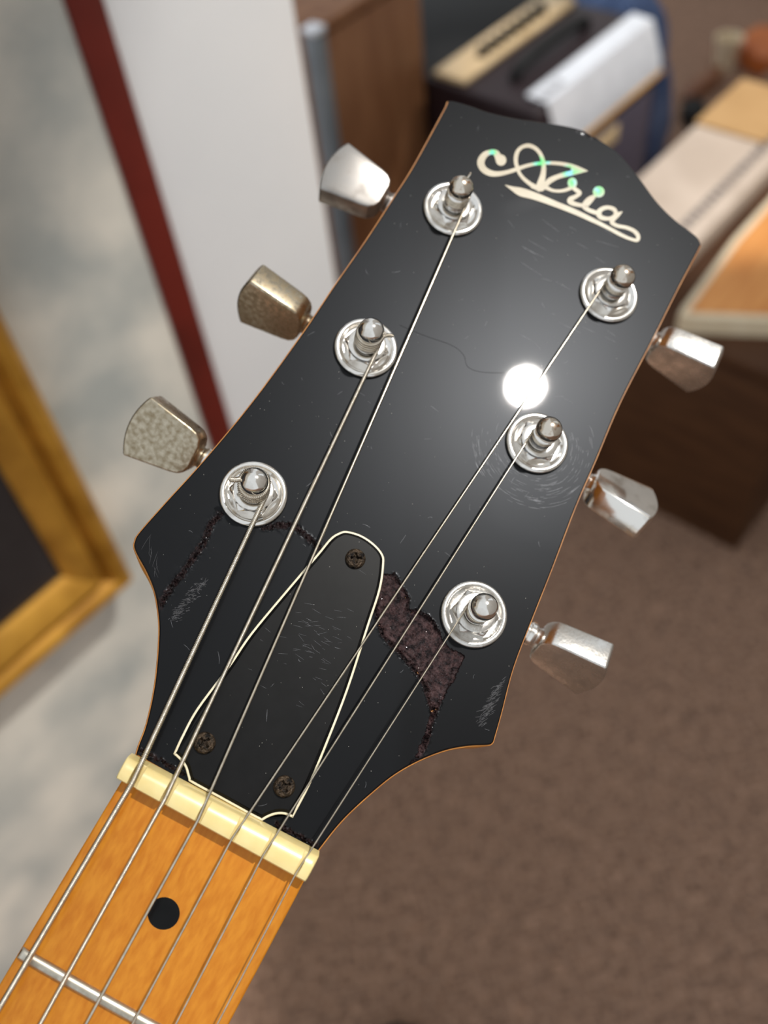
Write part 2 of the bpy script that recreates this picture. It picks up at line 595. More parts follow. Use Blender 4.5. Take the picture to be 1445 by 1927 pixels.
CRACKS = [(CR_L, 0.62, 0.7), (CR_M, 0.55, 0.7), (CR_R1, 0.55, 0.85), (CR_R2, 0.35, 0.6), (CR_R3, 0.5, 0.8), (CR_N1, 0.35, 0.7), (CR_N2, 0.35, 0.7), (CHIP, 0.5, 1.0)]

def damage(x, y):
    """-> (height change in mm, amount of bare filler 0..1)"""
    j = noise.noise(Vector((x * 1.1, y * 1.1, 3.3))) * 0.35
    z, a = 0.0, 0.0
    if inside(PATCH, x + j, y + j * 0.7):
        z = -0.42 + 0.30 * noise.noise(Vector((x * 2.2, y * 2.2, 0))) + 0.16 * noise.noise(Vector((x * 6, y * 6, 5)))
        a = 1.0
    for L, wd, amt in CRACKS:
        d = dseg(x + j, y - j, L)
        if d < wd * 1.9:
            k = math.exp(-(d / wd) ** 2)
            nz = noise.noise(Vector((x * 3.1, y * 3.1, 9))) + 0.6 * noise.noise(Vector((x * 7, y * 7, 2)))
            z += k * (0.12 + 0.75 * nz)
            if d < wd * 1.15:
                a = max(a, amt * (0.35 + 0.5 * max(0, nz + 0.3)))
    return z, min(1, a)

top = offset(ol, 0.62)
pts = [Vector(p) for p in top]
nb = len(pts)
pts += [Vector(p) for p in offset(ol, 0.80)]
xs, ys = [p[0] for p in top], [p[1] for p in top]
inner = offset(ol, 1.1)
def addgrid(x0, x1, y0, y1, st, test):
    y = y0
    while y < y1:
        x = x0
        while x < x1:
            qx, qy = x + random.uniform(-.3, .3) * st, y + random.uniform(-.3, .3) * st
            if test(qx, qy) and inside(inner, qx, qy):
                pts.append(Vector((qx, qy)))
            x += st
        y += st
allc = [c[0] for c in CRACKS]
def near(x, y, d):
    return inside(PATCH, x, y) or min(dseg(x, y, L) for L in allc) < d
addgrid(min(xs), max(xs), min(ys), max(ys), 3.0, lambda x, y: not near(x, y, 2.2))
for L, wd, amt in CRACKS:
    lx, ly = [p[0] for p in L], [p[1] for p in L]
    addgrid(min(lx) - 1.6, max(lx) + 1.6, min(ly) - 1.6, max(ly) + 1.6, 0.26, lambda x, y: dseg(x, y, L) < 1.5 and not inside(PATCH, x, y))
lx, ly = [p[0] for p in PATCH], [p[1] for p in PATCH]
addgrid(min(lx), max(lx), min(ly), max(ly), 0.24, lambda x, y: inside(PATCH, x, y) or dseg(x, y, PATCH + PATCH[:1]) < 1.3)
cv, ce, cf, ov, oe, of = delaunay_2d_cdt(pts, [(i, (i + 1) % nb) for i in range(nb)], [list(range(nb))], 1, 1e-5)
verts, dmg = [], []
for p in cv:
    z, a = damage(p.x, p.y)
    verts.append((p.x, p.y, z))
    dmg.append(a)
faces = [tuple(q) for q in cf]
# rolled edge: rings from the flat rim down to the wood core
rim = {}
for i, o_ in enumerate(ov):
    for k in o_:
        if k < nb:
            rim[k] = i
prev = [rim[i] for i in range(nb)]
for dd, zz in ((0.5, -0.05), (0.38, -0.18), (0.30, -0.42), (0.30, -0.72)):
    ring = offset(ol, dd)
    k0 = len(verts)
    for i, p in enumerate(ring):
        verts.append((p[0], p[1], zz))
        dmg.append(0.0)
    for i in range(nb):
        k = (i + 1) % nb
        faces.append((prev[i], prev[k], k0 + k, k0 + i))
    prev = [k0 + i for i in range(nb)]
face = new('headstock_face', verts, faces, M['lacquer'], guitar, scale=MM, sharp=18, label='glossy black lacquered veneer, cracked and chipped')
a_ = face.data.attributes.new('damage', 'FLOAT', 'POINT')
a_.data.foreach_set('value', dmg)

# ------------------------------------------------------------------ inlaid lettering
def lp(x, y):                              # tracing coordinates of the enlarged lettering -> photo pixel
    return 870 + x / 3.803, 230 + y / 3.803
GLINT_SPOTS = [(545, 285, 55), (760, 355, 62), (785, 430, 46), (972, 490, 56), (215, 215, 36), (610, 280, 30)]  # spots where reflective sparkle is painted as colour: centre and radius
lm = MB()
painted_glint = []
zl = [0.02]
def putv(x, y):
    q = hp(*lp(x, y))
    f_ = 0.0
    for fx, fy, fr_ in GLINT_SPOTS:
        f_ = max(f_, min(1.0, max(0.0, 1.6 * (1 - math.hypot(x - fx, y - fy) / fr_))))
    painted_glint.append(f_)
    return (q[0], q[1], zl[0])
def stroke(P, n=6, caps=True):
    zl[0] += 0.004
    S = cr(P, n)
    L, R = [], []
    for i, (x, y, r) in enumerate(S):
        x0, y0, _ = S[max(0, i - 1)]
        x1, y1, _ = S[min(len(S) - 1, i + 1)]
        dx, dy = x1 - x0, y1 - y0
        k = math.hypot(dx, dy) or 1
        L.append((x - dy / k * r, y + dx / k * r))
        R.append((x + dy / k * r, y - dx / k * r))
    v = []
    for a, c in zip(L, R):
        v += [putv(*a), putv((a[0] + c[0]) / 2, (a[1] + c[1]) / 2), putv(*c)]
    f = []
    for i in range(len(S) - 1):
        j = 3 * i
        f += [(j, j + 3, j + 4, j + 1), (j + 1, j + 4, j + 5, j + 2)]
    lm.add(v, f)
    if caps:
        for x, y, r in (S[0], S[-1]):
            if r > 2:
                disc(x, y, r, r)
def disc(x, y, rx, ry, n=18):
    zl[0] += 0.004
    v = [putv(x, y)] + [putv(x + rx * math.cos(2 * PI * k / n), y + ry * math.sin(2 * PI * k / n)) for k in range(n)]
    lm.add(v, [(0, 1 + k, 1 + (k + 1) % n) for k in range(n)])
def fill(P):
    zl[0] += 0.004
    lm.add([putv(*p) for p in P], [tuple(range(len(P)))])
# capital A: curl, loop, legs and flag
disc(276, 272, 38, 40)
stroke([(262, 262, 26), (240, 222, 22), (205, 214, 17), (160, 234, 22), (132, 282, 26), (146, 330, 24), (192, 362, 22), (250, 370, 18), (320, 358, 15), (384, 338, 14),
        (450, 315, 13), (525, 298, 12), (610, 292, 12), (700, 297, 13), (780, 313, 14), (850, 335, 9), (898, 350, 2)])
stroke([(400, 342, 14), (384, 295, 14), (383, 250, 15), (396, 208, 14), (428, 178, 13), (474, 168, 15), (520, 186, 14), (554, 222, 14), (574, 270, 15), (582, 322, 16), (576, 380, 20), (560, 440, 26), (550, 472, 26)])
stroke([(396, 342, 12), (412, 372, 12), (442, 408, 13), (490, 446, 15), (532, 470, 18)])
fill([(488, 470), (500, 452), (560, 456), (606, 468), (572, 496), (540, 492)])
stroke([(896, 350, 2), (820, 358, 14), (740, 374, 18), (680, 392, 17), (630, 416, 20), (594, 448, 18)])
fill([(770, 304), (840, 326), (900, 350), (820, 372), (780, 366)])
stroke([(596, 466, 16), (640, 488, 11), (690, 494, 11), (740, 486, 12), (784, 466, 14)])
# r
disc(786, 436, 34, 38)
stroke([(782, 462, 14), (812, 486, 15), (838, 508, 15), (812, 532, 14), (776, 550, 18), (770, 568, 20), (800, 586, 16), (848, 596, 14)])
# i
disc(974, 500, 42, 40)
stroke([(946, 530, 12), (912, 556, 24), (880, 590, 24), (872, 606, 18), (902, 630, 15), (950, 648, 15), (980, 654, 15)])
# a with its tail running back as the underline
stroke([(1100, 668, 15), (1086, 628, 15), (1040, 612, 14), (996, 624, 16), (972, 652, 18), (990, 682, 17), (1036, 692, 14), (1076, 684, 15), (1100, 660, 15)])
stroke([(1140, 644, 4), (1110, 664, 16), (1078, 694, 18), (1070, 722, 15), (1110, 744, 13), (1170, 756, 13), (1222, 778, 14), (1254, 812, 15), (1250, 846, 12), (1204, 838, 11),
        (1130, 806, 13), (1030, 752, 13), (920, 698, 16), (800, 642, 19), (660, 586, 21), (520, 532, 26), (420, 502, 30), (360, 478, 16), (306, 452, 2)])
logo = lm.build('pearl_lettering', M['pearl'], headstock, scale=MM, smooth=False, label='cream pearl script inlay reading Aria, with painted green glints')
a_ = logo.data.attributes.new('painted_glint', 'FLOAT', 'POINT')
a_.data.foreach_set('value', painted_glint)
for p_ in logo.data.polygons:
    if p_.normal.z < 0:
        p_.flip()

# ------------------------------------------------------------------ truss rod cover
TC = [(653, 999), (680, 1007), (704, 1023), (720, 1042), (723, 1061), (716, 1110), (694, 1178), (655, 1299), (612, 1410), (583, 1478), (551, 1539),
      (535, 1533), (520, 1533), (505, 1538), (493, 1545), (471, 1534), (413, 1502), (360, 1473), (354, 1464), (348, 1444), (338, 1430), (326, 1419),
      (341, 1386), (370, 1333), (428, 1255), (471, 1192), (539, 1110), (597, 1042), (621, 1013), (638, 1002)]
def curve_corner(P, corners, n=5):
    """Catmull-Rom in runs between sharp corners"""
    idx = [P.index(c) for c in corners]
    res = []
    for k, i in enumerate(idx):
        j = idx[(k + 1) % len(idx)]
        run = P[i:j + 1] if j > i else P[i:] + P[:j + 1]
        res += cr(run, n)[:-1]
    return res
tcp = curve_corner(TC, [(551, 1539), (493, 1545), (326, 1419)])
tl = [hp(px, py, 1.3) for px, py in tcp]
if poly_area(tl) < 0:
    tl.reverse()
cover = new('truss_rod_cover', *stack([(offset(tl, 0.42), 0.95), (offset(tl, 0.46), 1.36), (offset(tl, 1.05), 1.86)]), M['cover'], guitar, scale=MM,
            sharp=12, label='black bell-shaped cover plate with cream edge line')
new('edge_line', *stack([(tl, 0.02), (tl, 1.18), (offset(tl, 0.1), 1.30), (offset(tl, 0.55), 1.32)]), M['ply'], cover, scale=MM, sharp=30, label='cream edge line of the cover')

def screw_mesh():
    mb = MB()
    R = 2.15
    n = 48
    rings = [(R, 0.0), (R, 0.35), (R * 0.93, 0.75), (R * 0.8, 1.02)]
    v, f = [], []
    for r, z in rings:
        for i in range(n):
            a = 2 * PI * i / n
            v.append((r * math.cos(a), r * math.sin(a), z))
    # cross recess: ring whose radius follows a cross, then sunk
    def cross(a):
        c = max(abs(math.cos(a)), abs(math.sin(a)))
        s_ = min(abs(math.cos(a)), abs(math.sin(a)))
        return 1.22 if s_ / c < 0.34 else 0.62
    for z, k in ((1.16, 1.0), (0.35, 0.82)):
        for i in range(n):
            a = 2 * PI * i / n
            r = cross(a) * k
            v.append((r * math.cos(a), r * math.sin(a), z))
    rr = len(rings) + 2
    for j in range(rr - 1):
        for i in range(n):
            k = (i + 1) % n
            f.append((j * n + i, j * n + k, (j + 1) * n + k, (j + 1) * n + i))
    f.append(tuple((rr - 1) * n + i for i in range(n)))
    f.append(tuple(range(n - 1, -1, -1)))
    return v, f
sv, sf = screw_mesh()
scr0 = None
for (px, py), rot in (((669, 1051), 0.5), ((385, 1398), 1.2), ((535, 1480), 0.9)):
    x, y = hp(px, py, 2.2)
    if scr0 is None:
        s_ = new('screw', sv, sf, M['screw'], cover, scale=MM, sharp=40, label='dark rusty cross-head screw')
        scr0 = s_
    else:
        s_ = scr0.copy()
        COL.objects.link(s_)
        s_.parent = cover
    s_.location = (x * MM, y * MM, 1.8 * MM)
    s_.rotation_euler = (random.uniform(-.05, .05), random.uniform(-.05, .05), rot)

# ------------------------------------------------------------------ neck, nut, frets
yT = npx(398, 1571)[1]
L0, L1 = npx(225, 1474), npx(2, 1846)
R0, R1 = npx(569, 1668), npx(433, 1925)
def edgeL(y):
    return L0[0] + (L1[0] - L0[0]) * (y - L0[1]) / (L1[1] - L0[1])
def edgeR(y):
    return R0[0] + (R1[0] - R0[0]) * (y - R0[1]) / (R1[1] - R0[1])
LEN = 190.0
v, f = [], []
ny = 24
sect = None
for j in range(ny + 1):
    y = 5.5 - (LEN + 5.5) * j / ny
    xl, xr = edgeL(min(y, 0)), edgeR(min(y, 0))
    c, hw = (xl + xr) / 2, (xr - xl) / 2
    S = []
    for k in range(13):                     # gently arched fingerboard
        u = -1 + 2 * k / 12
        S.append((c + (hw - 0.5) * u, -0.75 * u * u * (0.6 if abs(u) < 1 else 0.6)))
    S.append((c + hw - 0.12, -0.75))
    S.append((c + hw, -1.3))
    for k in range(13):                     # rounded back
        a = PI * k / 12
        S.append((c + hw * math.cos(a), -6.0 - 14.5 * math.sin(a) ** 0.8 if 0 < k < 12 else -6.0))
    S.append((c - hw, -1.3))
    S.append((c - hw + 0.12, -0.75))
    sect = len(S)
    zoff = -2.2 if y > 0.0 else 0.0
    for x, z in S:
        v.append(n2h(x, y, z if z < -5 else z + zoff))
for j in range(ny):
    for k in range(sect):
        q = (k + 1) % sect
        f.append((j * sect + k, j * sect + q, (j + 1) * sect + q, (j + 1) * sect + k))
f.append(tuple(range(sect)))
f.append(tuple(ny * sect + k for k in range(sect)))
neck = new('neck', v, f, M['maple'], guitar, scale=MM, sharp=50, label='amber maple neck with fingerboard')

# frets: a crowned wire across the fingerboard
fl = npx(36, 1797, 0.6)
fy = fl[1]
fr_mesh_y = [fy, fy * 1.0 - 34.4, fy - 34.4 - 32.4]
for yy in fr_mesh_y:
    xl, xr = edgeL(yy) + 0.25, edgeR(yy) - 0.25
    c, hw = (xl + xr) / 2, (xr - xl) / 2
    v, f = [], []
    prof = [(-1.25, -0.3), (-1.25, 0.1), (-1.0, 0.55), (-0.55, 0.92), (0, 1.05), (0.55, 0.92), (1.0, 0.55), (1.25, 0.1), (1.25, -0.3)]
    us = [-1, -0.985, -0.96] + [-0.9 + 1.8 * k / 14 for k in range(15)] + [0.96, 0.985, 1]
    for u in us:
        k_ = 0.55 if abs(u) == 1 else (0.85 if abs(u) > 0.98 else 1.0)
        for (dy, dz) in prof:
            v.append(n2h(c + hw * u, yy + dy * (0.8 + 0.2 * k_), -0.45 * u * u + (dz * k_ if dz > 0 else dz)))
    n_ = len(prof)
    for i in range(len(us) - 1):
        for k in range(n_ - 1):
            f.append((i * n_ + k, i * n_ + k + 1, (i + 1) * n_ + k + 1, (i + 1) * n_ + k))
    f.append(tuple(range(n_)))
    f.append(tuple((len(us) - 1) * n_ + k for k in range(n_)))
    new('fret', v, f, M['fret'], neck, scale=MM, sharp=50, label='nickel fret wire')

dx_, dy_ = npx(308, 1719)
v = [n2h(dx_ + r * math.cos(2 * PI * k / 40), dy_ + r * math.sin(2 * PI * k / 40), z) for r, z in ((3.05, -0.4), (3.05, 0.0), (3.0, 0.02), (0.01, 0.03)) for k in range(40)]
f = [(j * 40 + i, j * 40 + (i + 1) % 40, (j + 1) * 40 + (i + 1) % 40, (j + 1) * 40 + i) for j in range(3) for i in range(40)]
new('position_dot', v, f, M['dot'], neck, scale=MM, label='black position dot')

# string specs: diameter, tuner washer pixel, pixel on the nut, pixel at the frame edge, side, turns, wound pitch
STR = [dict(d=1.20, post=(477, 928), nut=(246, 1478), end=(0, 1896), side=1, turns=3.52, pitch=0.36, z=4.1),
       dict(d=0.94, post=(689, 653), nut=(306, 1512), end=(76, 1927), side=1, turns=4.02, pitch=0.28, z=4.2),
       dict(d=0.64, post=(853, 391), nut=(371, 1546), end=(162, 1927), side=1, turns=4.6, pitch=0.0, z=4.4),
       dict(d=0.46, post=(1147, 553), nut=(434, 1583), end=(252, 1922), side=-1, turns=4.4, pitch=0.0, z=5.0),
       dict(d=0.40, post=(1012, 832), nut=(493, 1614), end=(331, 1927), side=-1, turns=3.4, pitch=0.0, z=5.0),
       dict(d=0.34, post=(893, 1155), nut=(557, 1643), end=(409, 1927), side=-1, turns=3.4, pitch=0.0, z=4.2)]
NTOP = 2.75                                # nut height over the fingerboard
for s in STR:
    s['xn'], s['yn'] = npx(*s['nut'], z=2.5)
    s['xe'], s['ye'] = npx(*s['end'], z=2.7)
    s['c'] = hp(*s['post'], z=1.0)

# nut
cTL, cBL, cBR, cTR = npx(247, 1418, -2.2), npx(219, 1464, 1.6), npx(574, 1659, 1.6), npx(601, 1603, -2.2)
nx0, nx1 = (cTL[0] + cBL[0]) / 2, (cTR[0] + cBR[0]) / 2
ny0, ny1 = (cBL[1] + cBR[1]) / 2, (cTL[1] + cTR[1]) / 2
xs = set()
k = 0
while nx0 + k * 0.5 < nx1:
    xs.add(round(nx0 + k * 0.5, 3))
    k += 1
xs.add(nx1)
def strx(s, y):
    return s['xn'] + (s['xe'] - s['xn']) * (y - s['yn']) / (s['ye'] - s['yn'])
for s in STR:
    x = strx(s, (ny0 + ny1) / 2)
    for o_ in (-1.22, -1.0, -0.8, -0.6, 0, 0.6, 0.8, 1.0, 1.22):
        xs.add(round(x + o_ * (s['d'] / 2 + 0.2), 3))
xs.add(nx0)
xs = sorted(x for x in xs if nx0 <= x <= nx1)
xs = [xs[0], xs[0] + 0.06, xs[0] + 0.2] + [x for x in xs if nx0 + 0.35 < x < nx1 - 0.35] + [xs[-1] - 0.2, xs[-1] - 0.06, xs[-1]]
v, f = [], []
prof = [(0.0, -2.8), (0.0, 1.5), (0.12, 2.2), (0.45, 2.62), (1.1, NTOP), (2.4, NTOP - 0.05), (3.6, 2.35), (4.6, 1.75), (5.1, 1.2), (5.25, 0.7), (5.25, -2.8)]
dep = ny1 - ny0
for i, x in enumerate(xs):
    e = min(x - nx0, nx1 - x)
    rd = 0.0 if e > 0.3 else 0.35 * (1 - e / 0.3) ** 2
    cut = 0.0
    for s in STR:
        q = abs(x - strx(s, (ny0 + ny1) / 2)) / (s['d'] / 2 + 0.2)
        if q < 1.05:
            cut = s['d'] * 0.6 + 0.75
    for j, (py_, pz) in enumerate(prof):
        zz = pz
        if pz > 0:
            lim = NTOP - cut - max(0, py_ - 1.0) * 0.12
            zz = min(pz, lim) if cut else pz
            zz -= rd
        yy = ny0 + (py_ / 5.25) * dep
        u, w_ = (x - nx0) / (nx1 - nx0), py_ / 5.25
        bx0 = [cBL[q] + (cBR[q] - cBL[q]) * u for q in (0, 1)]
        bx1 = [cTL[q] + (cTR[q] - cTL[q]) * u for q in (0, 1)]
        v.append(n2h(bx0[0] + (bx1[0] - bx0[0]) * w_, bx0[1] + (bx1[1] - bx0[1]) * w_, zz))
n_ = len(prof)
for i in range(len(xs) - 1):
    for k in range(n_):
        q = (k + 1) % n_
        f.append((i * n_ + k, i * n_ + q, (i + 1) * n_ + q, (i + 1) * n_ + k))
f.append(tuple(range(n_)))
f.append(tuple((len(xs) - 1) * n_ + k for k in range(n_)))
new('string_nut', v, f, M['bone'], guitar, scale=MM, sharp=40, label='cream plastic nut with six string slots')

# ------------------------------------------------------------------ tuning machines
WASH = [(2.9, 0.0), (7.05, 0.0), (7.3, 0.25), (7.32, 0.6), (7.15, 0.95), (6.75, 1.18), (6.3, 1.15), (5.9, 0.92), (5.6, 0.7), (5.2, 0.62), (4.4, 0.62), (2.9, 0.62)]
wv, wf = lathe(WASH, 56, cap=False)
def hexnut():
    mb = MB()
    R = 5.25
    def ring(sc, z, rnd):
        P = []
        for i in range(48):
            a = 2 * PI * i / 48
            seg = (a % (PI / 3)) - PI / 6
            r = R * math.cos(PI / 6) / math.cos(seg)
            r = r * (1 - rnd) + R * math.cos(PI / 6) * rnd
            P.append((r * sc * math.cos(a), r * sc * math.sin(a)))
        return (P, z)
    return stack([ring(1.0, 0.55, 0), ring(1.0, 1.75, 0), ring(0.985, 2.1, 0.5), ring(0.97, 2.25, 1.0), ring(0.93, 2.75, 1.0), ring(0.88, 2.85, 1.0), ring(0.66, 2.85, 1.0), ring(0.66, 2.0, 1.0)])
hv, hf = hexnut()
POST = [(2.7, 1.6), (2.75, 3.4), (2.62, 3.7), (2.30, 4.2), (2.22, 5.2), (2.28, 6.0), (2.62, 6.5), (2.78, 6.7), (2.78, 7.1), (2.5, 7.25), (2.35, 7.5), (2.4, 7.75)]
CAPZ, CAPR = 9.2, 2.9
pv, pf = lathe(POST, 40)
capprof = [(2.2, 7.6)] + [(max(0.02, CAPR * math.cos(a)), CAPZ + CAPR * 0.92 * math.sin(a)) for a in [math.radians(-34 + 124 * k / 16) for k in range(17)]]
bv, bf = lathe(capprof, 40)

def button_mesh():
    """keystone button: x along the shaft (outwards), y width, z thickness"""
    P = []
    Lb = 16.0
    P += [(-0.9, -2.6), (-0.3, -4.2), (1.0, -5.3), (2.8, -5.8)]
    P += [(Lb - 2.0, -7.6)]
    for k in range(1, 10):
        u = -1 + 2 * k / 10
        P.append((Lb - 2.0 + 2.0 * (1 - u * u), 7.6 * u))
    P += [(Lb - 2.0, 7.6), (2.8, 5.8), (1.0, 5.3), (-0.3, 4.2), (-0.9, 2.6)]
    T = 3.6
    v, f = stack([(P, -T), (P, T)])
    v, f = bevel_shape(v, f, 0.55, 3, 24)
    v = [(x, y, z * (0.9 + 0.1 * min(1, x / 12.0))) for x, y, z in v]
    mb = MB().add(v, f)
    lv, lf = lathe([(1.9, -3.2), (2.5, -3.0), (2.7, -2.3), (2.4, -1.8), (2.5, -1.3), (3.0, -0.7), (3.1, 1.0)], 28)
    mb.add([(z, y, x) for x, y, z in lv], lf)
    return mb.v, mb.f
kv, kf = button_mesh()
SHZ = -15.5                                # shaft axis under the face
# per machine: button centre pixel, roll of the button about its shaft, materials
TUN = [dict(i=0, b=(308, 822), psi=30, cap='chrome', btn='tarnish', hexrot=0.35, w='chrome', txt='tarnished button'),
       dict(i=1, b=(512, 574), psi=74, cap='chrome', btn='tarnish', hexrot=0.2, w='chrome', txt=''),
       dict(i=2, b=(664, 345), psi=6, cap='rust', btn='dull', hexrot=0.6, w='chrome', txt=''),
       dict(i=3, b=(1290, 676), psi=88, cap='rust', btn='chrome2', hexrot=0.9, w='chrome', txt=''),
       dict(i=4, b=(1172, 945), psi=-38, cap='rust', btn='chrome', hexrot=0.5, w='chrome', txt=''),
       dict(i=5, b=(1078, 1237), psi=70, cap='chrome', btn='chrome2', hexrot=0.3, w='chrome2', txt='')]
# side directions follow the edges of the headstock
eL = Vector(hp(314, 939)) - Vector(hp(781, 303))
eR = Vector(hp(1281, 538)) - Vector(hp(970, 1255))
for T in TUN:
    s = STR[T['i']]
    cx_, cy_ = s['c']
    sd = -s['side']                         # -1: button to the left, +1: to the right
    bx_, by_ = hp(*T['b'], z=SHZ)
    outd = Vector((sd, 0.0))
    # gear housing and shaft behind the headstock
    mb = MB()
    hx0 = cx_ - 6.5
    mb.add(*bevel_shape(*box(hx0, hx0 + 13, by_ - 8.5, by_ + 7.5, -20.5, -13.6), 1.6, 3))
    sx0, sx1 = cx_, bx_ - sd * 11.0
    lv, lf = lathe([(1.6, 0), (1.6, abs(sx1 - sx0))], 20)
    mb.add([(sx0 + sd * z, by_ + y, SHZ + x) for x, y, z in lv], lf)
    lv, lf = lathe([(2.2, 0), (3.1, 0.2), (3.1, 1.2), (2.6, 1.6), (2.6, 2.4), (3.0, 2.7), (3.0, 3.6), (2.2, 3.9)], 28)
    x0 = sx1 - sd * 3.6
    mb.add([(x0 + sd * z, by_ + y, SHZ + x) for x, y, z in lv], lf)
    tm = mb.build('tuning_machine', M['chrome'], guitar, scale=MM, sharp=40)
    o = new('washer', wv, wf, M[T['w']], tm, scale=MM, sharp=50)
    o.location = (cx_ * MM, cy_ * MM, 0)
    o = new('hex_nut', hv, hf, M['chrome2' if T['w'] == 'chrome2' else 'chrome'], tm, scale=MM, sharp=28)
    o.location = (cx_ * MM, cy_ * MM, 0)
    o.rotation_euler = (0, 0, T['hexrot'])
    o = new('post', pv, pf, M['chrome'], tm, scale=MM, sharp=40)
    o.location = (cx_ * MM, cy_ * MM, 0)
    o = new('post_cap', bv, bf, M[T['cap']], tm, scale=MM, sharp=50)
    o.location = (cx_ * MM, cy_ * MM, 0)
    o = new('tuning_button', kv, kf, M[T['btn']], tm, scale=MM, sharp=32, label='keystone metal tuning button')
    o.matrix_local = Matrix.Translation(Vector((bx_ - sd * 8.2, by_, SHZ)) * MM) @ Matrix.Rotation(0 if sd > 0 else PI, 4, 'Z') @ Matrix.Rotation(math.radians(T['psi'] * sd), 4, 'X')

# ------------------------------------------------------------------ strings
for s in STR:
    r = s['d'] / 2
    cx_, cy_ = s['c']
    Rw = 2.28 + r
    # far end beyond the frame, over the fret, over the nut
    dirx = (s['xe'] - s['xn']) / (s['ye'] - s['yn'])
    yE = -150.0
    zn = NTOP - 0.05
    a = Vector(n2h(s['xn'] + dirx * (yE - s['yn']), yE, zn + 0.7))
    y0 = ny0 + 0.9
    bpt = Vector(n2h(s['xn'] + dirx * (y0 - s['yn']), y0, zn - r * 0.35))
    q = Vector((bpt.x - cx_, bpt.y - cy_))
    dq = q.length
    phi = math.atan2(q.y, q.x)
    al = math.acos(Rw / dq)
    cand = [phi + al, phi - al]
    th0 = max(cand, key=lambda t: math.cos(t) * s['side'])
    turn = s['side']                        # bass side winds counter-clockwise seen from above
    path = []
    step = s['pitch'] / 4 if s['pitch'] else 1.0
    zc = s['z']
    tp = Vector((cx_ + Rw * math.cos(th0), cy_ + Rw * math.sin(th0), zc))
    def seg(p0, p1, st):
        n = max(2, int((p1 - p0).length / st))
        return [p0.lerp(p1, k / n) for k in range(n)]
    path += seg(a, bpt, step)
    path += seg(bpt, tp, step)
    arc = s['turns'] * 2 * PI
    n = int(arc * Rw / (step if s['pitch'] else 0.35))
    rise = s['d'] * 1.02
    for k in range(n + 1):
        t = k / n
        th = th0 + turn * arc * t
        path.append(Vector((cx_ + Rw * math.cos(th), cy_ + Rw * math.sin(th), zc + rise * s['turns'] * t)))
    if s['pitch']:                          # cut end sticking out of the post
        th = th0 + turn * arc
        tang = Vector((-math.sin(th) * turn, math.cos(th) * turn, 0.25))
        p0 = path[-1].copy()
        rad_ = Vector((math.cos(th), math.sin(th), 0.1))
        n = int(3.6 / step)
        for k in range(1, n + 1):
            t = k / n
            path.append(p0 + (tang * 0.35 * min(1, t * 2) + rad_ * t * 1.0).normalized() * 2.6 * t)
        L = len(path)
        rf = lambda i: r * (1.0 + (0.06, -0.04, -0.30, -0.04)[i % 4]) * (1 if i < L - 8 else max(0.3, (L - i) / 8))
        so = MB().add(*tube(path, rf, 9)).build('string', M['string'], guitar, scale=MM, sharp=180, label='wound string')
    else:
        so = MB().add(*tube(path, r, 8)).build('string', M['plain'], guitar, scale=MM, sharp=180, label='plain string')

# worn wire end on the top of the post nearest the lettering
cx_, cy_ = STR[2]['c']
tv = tube([(cx_ + 0.3, cy_ + 1.6, 11.0), (cx_ + 0.5, cy_ + 2.4, 11.7), (cx_ + 0.4, cy_ + 3.0, 11.6)], 0.32, 8)
new('wire_end', *tv, M['rust'], guitar, scale=MM)

# ------------------------------------------------------------------ wear: scratches, scuffs, dust, a hair
def ribbon(mb, P, wd, z):
    """thin flat line on the lacquer through headstock points"""
    S = [Vector(p) for p in P]
    v, f = [], []
    for i, p in enumerate(S):
        t = (S[min(i + 1, len(S) - 1)] - S[max(i - 1, 0)]).normalized()
        k = wd * (0.25 + 0.75 * math.sin(PI * (i + 0.5) / len(S)))
        nn = Vector((-t.y, t.x)) * k / 2
        v += [(p.x + nn.x, p.y + nn.y, z), (p.x - nn.x, p.y - nn.y, z)]
    for i in range(len(S) - 1):
        f.append((2 * i, 2 * i + 1, 2 * i + 3, 2 * i + 2))
    mb.add(v, f)

covz = offset(tl, 1.2)
def zat(x, y):
    return 1.885 if inside(covz, x, y) else 0.012
clear = offset(ol, 1.3)
tcs = [s['c'] for s in STR]
def okay(x, y):
    if not inside(clear, x, y) or near(x, y, 1.0):
        return False
    if inside(tl, x, y) and not inside(covz, x, y):
        return False
    return all(math.hypot(x - a, y - c) > 7.6 for a, c in tcs)

mb = MB()
rnd = random.Random(3)
def scratch(px, py, ang, ln, wd, bend=0.0):
    x, y = hp(px, py)
    P = []
    for k in range(5):
        t = (k / 4 - 0.5) * ln
        P.append((x + math.cos(ang) * t - math.sin(ang) * bend * (t / ln) ** 2 * 4, y + math.sin(ang) * t + math.cos(ang) * bend * (t / ln) ** 2 * 4))
    if all(okay(*p) for p in P):
        ribbon(mb, P, wd, zat(*P[2]))
for k in range(150):                        # fine random hairline scratches
    scratch(rnd.uniform(250, 1310), rnd.uniform(200, 1560), rnd.uniform(0, PI), rnd.uniform(0.6, 2.6), rnd.uniform(0.03, 0.055), rnd.uniform(-.2, .2))
for k in range(26):                         # slanting scratches under the lettering
    scratch(rnd.uniform(980, 1160), rnd.uniform(420, 640), rnd.gauss(-0.05, 0.12), rnd.uniform(1.5, 6), 0.05)
for k in range(70):                         # rubbed area on the cover
    scratch(rnd.gauss(590, 45), rnd.gauss(1210, 45), rnd.gauss(0.15, 0.3), rnd.uniform(0.6, 2.2), 0.025)
bcx, bcy = STR[4]['c']
